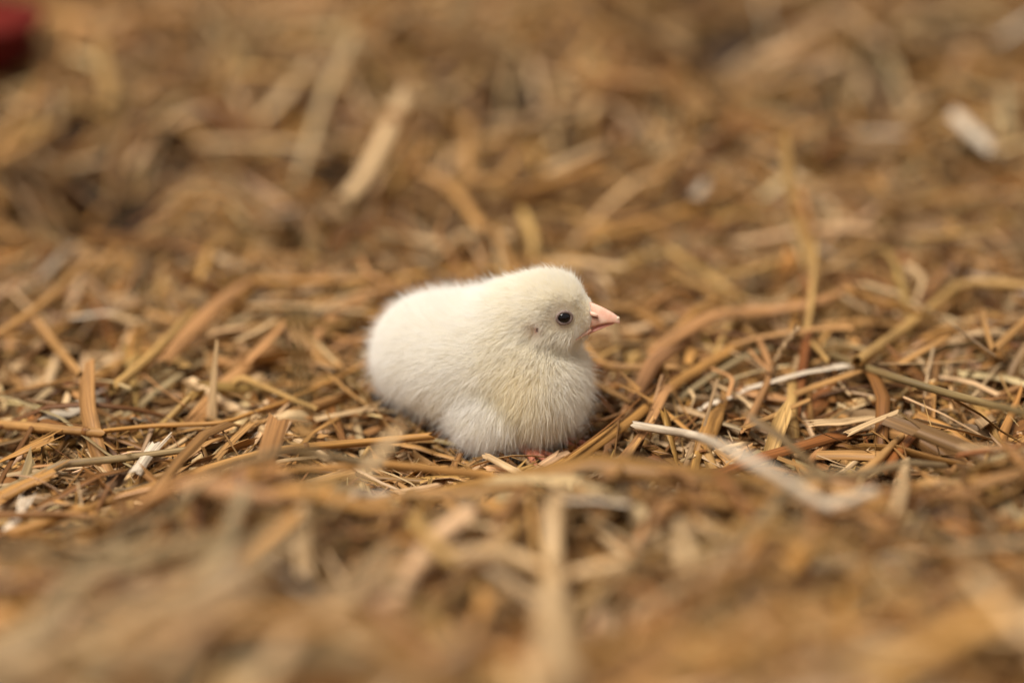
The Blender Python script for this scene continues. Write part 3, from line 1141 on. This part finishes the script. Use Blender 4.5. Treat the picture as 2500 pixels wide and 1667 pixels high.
hero('chip', 'rust', 22, [(1362, 848), (1378, 838), (1398, 836)], 'small rust red flake behind the chick\'s breast', 0.012)
hero('blade', 'peach', 38, [(1503, 806), (1570, 760), (1646, 724), (1761, 711), (1872, 693), (1947, 665)], 'long brown leaf arching level with the beak', 0.016, roll=0.4, fray=4)
hero('tube', 'golden', 18, [(1950, 668), (2030, 695), (2116, 718)], 'golden stalk that meets the long brown leaf at a bend', 0.018)
hero('tube', 'yellow', 24, [(1970, 831), (2094, 742), (2183, 671), (2227, 649), (2380, 660)], 'thick bent yellow stalk reaching the right edge', 0.016, taper=0.9)
hero('strip', 'tan', 26, [(1859, 745), (1980, 738), (2110, 744)], 'wide tan strip lying level under the long brown leaf', 0.010)
hero('strip', 'grey', 10, [(2114, 696), (2200, 755), (2284, 815)], 'thin dark grey splinter crossing the thick yellow stalk', 0.020)
hero('tube', 'olive', 20, [(1912, 816), (1990, 845, 0.012), (2072, 872, 0.016), (2200, 910, 0.022), (2400, 960, 0.03)], 'long grey-green stalk pointing from the right edge at the chick', 0.010, taper=0.9)
hero('strip', 'pale', 11, [(2023, 836), (2140, 834), (2252, 828)], 'thin shiny pale strip lying level above the grey-green stalk', 0.014)
hero('tube', 'peach', 20, [(1708, 998), (1743, 920), (1768, 850), (1743, 778)], 'bent peach stalk with its upper end split, before the wheat ear', 0.012, taper=0.7)
hero('strip', 'peach', 11, [(1768, 850), (1745, 830), (1724, 806)], 'short peach splinter beside the bent peach stalk', 0.016)
hero('tube', 'yellow', 14, [(1852, 776), (1876, 800), (1900, 828)], 'short hollow yellow stalk right of the wheat ear', 0.014)
hero('blade', 'peach', 40, [(1700, 893), (1755, 905), (1810, 918)], 'ragged brown husk flake below the wheat ear', 0.010)
hero('strip', 'tan', 16, [(1828, 904), (1900, 878), (1976, 852)], 'tan strip slanting from the brown husk flake to the grey-green stalk', 0.012)
hero('strip', 'tan', 18, [(1712, 980), (1785, 950), (1856, 918)], 'tan strip crossing below the brown husk flake', 0.014)
hero('strip', 'peach', 13, [(1641, 848), (1680, 868), (1672, 908)], 'small snapped peach strip bent into a corner', 0.014)
hero('strip', 'grey', 10, [(1648, 872), (1634, 920), (1618, 976)], 'thin grey splinter standing in front of the long golden stalk', 0.016)
hero('strip', 'pale', 16, [(1640, 880), (1690, 905), (1740, 940)], 'pale split strip beside the thin grey splinter', 0.010, fray=3)
hero('blade', 'yellow', 24, [(1592, 622), (1694, 626), (1803, 590)], 'yellow leaf lying level behind the beak', 0.016)
hero('chip', 'white', 16, [(1681, 582), (1740, 580), (1797, 587)], 'white flat chip on the yellow leaf behind the beak', 0.022)
hero('strip', 'yellow', 20, [(1548, 640), (1630, 668), (1710, 700)], 'blurred yellow strip slanting down behind the beak', 0.014)
hero('strip', 'pale', 16, [(2085, 608), (2118, 640), (2106, 684)], 'pale strip curled like a hook beside the thick yellow stalk', 0.016)
hero('strip', 'tan', 15, [(2254, 715), (2264, 755), (2278, 798)], 'short tan strip standing near the right edge', 0.016)
hero('strip', 'tan', 20, [(2072, 832), (2130, 800), (2186, 768)], 'tan strip tucked under the thick yellow stalk', 0.012)
hero('tube', 'tan', 24, [(2290, 800), (2325, 765), (2370, 725)], 'short tan stalk cut off by the right edge', 0.014)
hero('tube', 'white', 23, [(1464, 978, 0.016), (1530, 988, 0.020), (1601, 1002, 0.024), (1699, 1044, 0.024), (1805, 1106, 0.02), (1890, 1160, 0.016)], 'long white stalk arching towards the viewer, right of the chick', 0.012, taper=1.0)
hero('tube', 'white', 26, [(1885, 1162), (1939, 1152), (1996, 1132)], 'short white stalk end meeting the arching white one', 0.012)
hero('strip', 'rust', 26, [(2027, 1082), (2070, 1030), (2118, 975)], 'blurred rust brown strip slanting up near the right edge', 0.012)
hero('strip', 'pale', 22, [(1952, 992), (2000, 970), (2055, 948)], 'blurred pale strip below the grey-green stalk', 0.014)

# --- near the viewer, out of focus
hero('tube', 'pale', 66, [(1270, 1175, 0.02), (1270, 1300, 0.016), (1272, 1420, 0.02), (1275, 1620, 0.03)], 'broad blurred stalk pointing straight at the viewer, bottom centre', 0.012, taper=1.0)
hero('tube', 'tan', 46, [(380, 1455), (650, 1425, 0.02), (800, 1440, 0.022), (900, 1480, 0.02), (1010, 1570)], 'blurred bowed stalk at the bottom left of the picture', 0.014, taper=0.9)
hero('strip', 'brown', 30, [(1322, 1112, 0.010), (1480, 1092, 0.014), (1655, 1095, 0.012)], 'dark brown blurred strip below the white arching stalk', 0.010)
hero('strip', 'white', 34, [(1290, 1150), (1360, 1148), (1430, 1156)], 'blurred whitish strip below the chick\'s feet', 0.012)
hero('strip', 'peach', 30, [(1585, 1335), (1726, 1275), (1905, 1198)], 'blurred peach strip slanting up at the lower right', 0.016)
hero('strip', 'pale', 36, [(1566, 1195), (1572, 1240), (1580, 1292)], 'blurred pale strip lying endwise under the dark brown one', 0.016)
hero('strip', 'pale', 22, [(1616, 1205), (1655, 1235), (1700, 1268)], 'blurred pale strip slanting down beside the endwise one', 0.014)
hero('strip', 'pale', 26, [(2078, 1055), (2072, 1110), (2060, 1160)], 'blurred pale upright strip below the rust brown one', 0.014)
hero('strip', 'yellow', 32, [(948, 1190), (990, 1240), (1042, 1290)], 'blurred short yellow strip at the bottom centre', 0.014)
hero('chip', 'white', 24, [(585, 1282), (615, 1295), (648, 1308)], 'blurred white chip at the bottom left, larger of two', 0.014)
hero('chip', 'white', 24, [(680, 1332), (700, 1342), (720, 1352)], 'blurred white chip at the bottom left, smaller of two', 0.014)
hero('strip', 'yellow', 26, [(-20, 1338), (40, 1315), (90, 1290)], 'blurred pale yellow strip at the lower left edge', 0.012)
hero('blade', 'peach', 42, [(439, 1115), (540, 1125), (645, 1142)], 'blurred broad orange leaf below the jointed golden stalk', 0.014, roll=0.8)
hero('strip', 'pale', 46, [(780, 1150, 0.02), (840, 1080, 0.028), (905, 995, 0.034)], 'wide pale blurred strip before the chick\'s belly', 0.018, taper=0.9)
hero('strip', 'tan', 36, [(212, 1240), (216, 1160), (214, 1030)], 'blurred upright tan strip at the lower left', 0.006, stand=0.05, taper=0.8)
hero('strip', 'olive', 36, [(722, 1235), (708, 1090), (695, 907), (684, 720)], 'thin blurred olive stem rising before the chick\'s tail', 0.006, stand=0.02, taper=0.8)

# --- far, out of focus
hero('tube', 'pale', 40, [(795, 462), (850, 390), (925, 236)], 'blurred thick pale stalk slanting up far behind the chick', 0.008, stand=1.2, taper=1.15, node_at=0.85)
hero('tube', 'tan', 30, [(1075, 288), (1080, 405), (1100, 418), (1145, 415), (1205, 352)], 'blurred stalk snapped into a hook far behind the head', 0.024)
hero('strip', 'tan', 26, [(980, 395), (1040, 435), (1105, 520)], 'blurred tan strip slanting down under the hooked stalk', 0.018)
hero('strip', 'pale', 34, [(475, 326), (610, 328), (755, 336)], 'blurred pale level strip far behind the tail', 0.022)
hero('blade', 'pale', 44, [(622, 250), (670, 195), (712, 142)], 'blurred pale leaf high above the level pale strip', 0.022, stand=1.0)
hero('tube', 'yellow', 40, [(252, 215), (242, 170), (232, 122)], 'blurred yellow upright stub at the upper left', 0.010, stand=0.6)
hero('chip', 'white', 24, [(608, 496), (640, 490), (672, 484)], 'blurred white chip behind the tail, beyond the golden stalk', 0.018)
hero('strip', 'tan', 30, [(-10, 365), (65, 322), (138, 280)], 'blurred wide tan strip slanting up high at the left edge', 0.02)
hero('tube', 'golden', 30, [(1176, 452), (1280, 415), (1380, 372)], 'blurred golden stalk slanting up behind the head', 0.018)
hero('strip', 'pale', 36, [(1276, 382), (1320, 362), (1378, 338)], 'blurred pale strip just beyond the golden stalk behind the head', 0.022)
hero('tube', 'yellow', 28, [(1871, 630), (1826, 478), (1814, 425), (1804, 322)], 'tall yellowish jointed stalk standing behind the long brown leaf', 0.006, stand=0.45, node_at=0.49, taper=0.85)
hero('strip', 'white', 36, [(2200, 268), (2232, 300), (2268, 334)], 'blurred white strip at the upper right', 0.022)
hero('strip', 'white', 24, [(1974, 306), (2020, 303), (2074, 306)], 'blurred white level strip left of the upper right one', 0.022)
hero('blade', 'yellow', 32, [(2104, 462), (2160, 448), (2224, 432)], 'blurred pale yellow leaf near the right edge', 0.02)
hero('chip', 'rust', 34, [(1885, 345), (1905, 335), (1930, 322)], 'blurred rust red flake behind the tall jointed stalk', 0.02)
hero('chip', 'white', 24, [(1596, 452), (1608, 436), (1622, 418)], 'blurred grey-white chip beyond the beak', 0.02)
hero('strip', 'golden', 20, [(1346, 552), (1460, 516), (1576, 480), (1680, 424)], 'long golden strip slanting up beyond the beak', 0.016)
hero('strip', 'pale', 17, [(1276, 600), (1350, 604), (1428, 610)], 'pale level strip just behind the crown of the head', 0.016)
hero('tube', 'yellow', 16, [(2108, 548), (2200, 538), (2295, 524)], 'yellow level stalk above the thick bent one at the right', 0.018)


# --- the stripped wheat ear: a zigzag spine with joints
def wheat_ear():
    base, top = on_bed(1779, 873, 0.010), None
    q = at_y(1788, 818, base[1])
    top = at_y(1830, 758, base[1] + 0.004)
    line = catmull([base, q, top], 13)
    root = add('wheat_ear', None, label='stripped zigzag wheat ear spine standing among the straw right of the chick', category='wheat ear')
    root.location = base
    side = np.array([1.0, 0.2, 0.1])
    zig = line.copy()
    zig[4:] += side[None] * (0.0007 * (-1.0) ** np.arange(9))[:, None]
    me = straw_mesh(zig, 0.0016, 'tube', np.array(PAL['grey']) * 1.2, taper=0.8)
    c = np.empty(len(me.vertices) * 3, np.float32)
    me.vertices.foreach_get('co', c)
    me.vertices.foreach_set('co', (c.reshape(-1, 3) - base).astype(np.float32).ravel())
    add('spine', me, root)
    for i in range(4, 12):
        d = zig[i + 1] - zig[i]
        d /= np.linalg.norm(d)
        s_ = side * (-1.0) ** i
        P = zig[i] + np.linspace(0, 1, 5)[:, None] * (d * 0.0042 + s_ * 0.0016)[None]
        m2 = straw_mesh(P - base, 0.0019, 'blade', np.array(PAL['pale' if i % 2 else 'grey']), taper=0.6)
        add('husk_scale', m2, root)


wheat_ear()


# --- further single straws of the sharp zone
MARKS = [
    (90, 610, 'at the left edge, beyond the slanting tan stalks'), (330, 610, 'left of the bright white chip'), (560, 560, 'beyond the bright white chip'),
    (760, 590, 'behind the chick\'s rump'), (960, 590, 'behind the chick\'s back'), (1260, 560, 'behind the chick\'s head'),
    (1500, 590, 'beyond the beak'), (1740, 640, 'beyond the long brown leaf'), (2000, 610, 'right of the tall jointed stalk'), (2250, 590, 'at the right edge, beyond the yellow stalk'),
    (70, 840, 'at the left edge, above the thick tan stalk'), (300, 760, 'left of the broad orange-brown leaf'), (520, 730, 'beside the broad orange-brown leaf'), (740, 760, 'close to the chick\'s tail'),
    (1600, 780, 'before the beak, under the long brown leaf'), (1780, 800, 'near the wheat ear'), (1980, 770, 'between wheat ear and yellow stalk'), (2240, 760, 'near the right edge by the yellow stalk'),
    (150, 930, 'just above the thick tan stalk'), (420, 900, 'below the pale yellow stalk'), (620, 900, 'under the bent thin yellow strip'), (800, 900, 'beside the chick\'s flank'),
    (1480, 880, 'beside the chick\'s breast'), (1640, 930, 'between the golden stalk and the husk flake'), (1850, 960, 'below the brown husk flake'), (2080, 930, 'just below the grey-green stalk'), (2280, 880, 'at the right edge by the grey-green stalk'),
    (120, 1110, 'low at the left edge'), (360, 1040, 'between the thin stem and the long golden stalk'), (620, 1000, 'above the jointed golden stalk'), (860, 1040, 'before the chick\'s belly'),
    (1130, 1110, 'before the chick\'s feet'), (1400, 1060, 'under the fanning orange strip'), (1620, 1060, 'below the white arching stalk'), (300, 1200, 'below the long golden stalk'), (600, 1180, 'below the broad orange blurred leaf'),
    (900, 1180, 'below the wide pale blurred strip'), (1400, 1220, 'near the broad stalk pointing at the viewer'), (1800, 1180, 'below the end of the white stalk'), (2150, 1120, 'below the rust brown strip'),
]
COLOR_WORD = {'tan': 'tan', 'golden': 'golden', 'brown': 'dark brown', 'pale': 'pale', 'yellow': 'yellowish', 'grey': 'greyish', 'peach': 'orange-tan', 'white': 'whitish'}
KIND_WORD = {'tube': 'stalk', 'strip': 'strip', 'blade': 'leaf'}
ORD = ['leftmost', 'second from left', 'third from left', 'fourth from left', 'fifth from left', 'sixth from left']
made, taken = [], []
tries = 0
while len(made) < 135 and tries < 3000:
    tries += 1
    px, py = rng.uniform(-20, 2370), 560 + 690 * rng.random() ** 0.9
    if 830 < px < 1440 and 600 < py < 1075:
        continue
    if any(abs(px - a) < 62 and abs(py - b) < 34 for a, b in taken):
        continue
    c3 = on_bed(px, py, 0.006)
    kind = ('strip', 'strip', 'tube', 'blade')[rng.integers(4)]
    colr = list(COLOR_WORD)[rng.choice(8, p=[0.27, 0.2, 0.14, 0.16, 0.07, 0.06, 0.07, 0.03])]
    ln_ = float(np.clip(rng.lognormal(math.log(0.036), 0.35), 0.018, 0.075))
    wd = float({'strip': rng.uniform(0.0028, 0.0052), 'tube': rng.uniform(0.0026, 0.004), 'blade': rng.uniform(0.005, 0.008)}[kind])
    line = random_lines(1, 10, np.array([c3[0]]), np.array([c3[1]]), np.array([ln_]), np.array([rng.uniform(0.004, 0.008)]),
                        np.array([float(np.clip(rng.normal(0, 0.14), -0.35, 0.35))]), rng.uniform(0, math.pi, 1), rng.normal(0, 0.2, 1), 0.15)
    if not clear_of_chick(line, 0.45)[0]:
        continue
    line = line[0]
    if any(838 < project(q)[0] < 1445 and 600 < project(q)[1] < 1060 and q[1] < 0.02 for q in line):
        continue
    x0, y0_, _ = project(line[0])
    x1, y1_, _ = project(line[-1])
    if x1 < x0:
        x0, y0_, x1, y1_ = x1, y1_, x0, y0_
    ang = math.degrees(math.atan2(y0_ - y1_, x1 - x0))
    pose = 'lying level' if abs(ang) < 12 else 'lying endwise' if abs(ang) > 62 else 'rising rightward' if ang > 0 else 'falling rightward'
    size = 'short' if ln_ < 0.029 else 'long' if ln_ > 0.046 else ''
    place = min(MARKS, key=lambda m: ((m[0] - px) ** 2 + ((m[1] - py) * 1.5) ** 2))[2]
    taken.append((px, py))
    made.append((px, kind, colr, line, wd, ' '.join(w for w in (size, COLOR_WORD[colr], KIND_WORD[kind], pose) if w), place))
byl = {}
for i, m in enumerate(made):
    byl.setdefault((m[5], m[6]), []).append(i)
for (desc, place), ids in byl.items():
    ids.sort(key=lambda i: made[i][0])
    for r, i in enumerate(ids):
        px, kind, colr, line, wd, _, _ = made[i]
        lab = f'{desc} {place}' + ('' if len(ids) == 1 else ', ' + ORD[min(r, 5)])
        me = straw_mesh(line, wd, kind, np.array(PAL[colr]) * rng.uniform(0.85, 1.12), taper=rng.uniform(0.6, 1.0),
                        fray=int(rng.integers(0, 5)) if kind == 'strip' else 0, twist=rng.normal(0, 0.5))
        o = add(KIND_NAME[kind], me, None, label=lab, category='straw', group='loose straws on the bed')
        o.location = placed(me, line)


# --- the red plastic dish at the far upper left corner
def red_dish():
    c = on_bed(40, 172, 0.004)
    r = 0.062
    root = add('feeding_dish', None, label='out-of-focus red plastic dish at the far upper left corner', category='dish')
    root.location = (c[0] - r + 0.010, c[1] + 0.02, c[2])

    def lathe(name, prof, K=48):
        V = [(x * math.cos(2 * math.pi * k / K), x * math.sin(2 * math.pi * k / K), z) for x, z in prof for k in range(K)]
        F = []
        for i in range(len(prof) - 1):
            for k in range(K):
                F.append((i * K + k, i * K + (k + 1) % K, (i + 1) * K + (k + 1) % K, (i + 1) * K + k))
        add(name, mesh_from(name, V, F, M_RED), root)

    lathe('bowl', [(0.0005, 0.0), (0.045, 0.0), (0.052, 0.004), (0.060, 0.026), (0.057, 0.026), (0.049, 0.006), (0.0005, 0.004)])
    lathe('rim', [(0.057, 0.0262), (0.0575, 0.029), (0.0615, 0.0295), (0.063, 0.027), (0.062, 0.0245), (0.0595, 0.0248)])


red_dish()
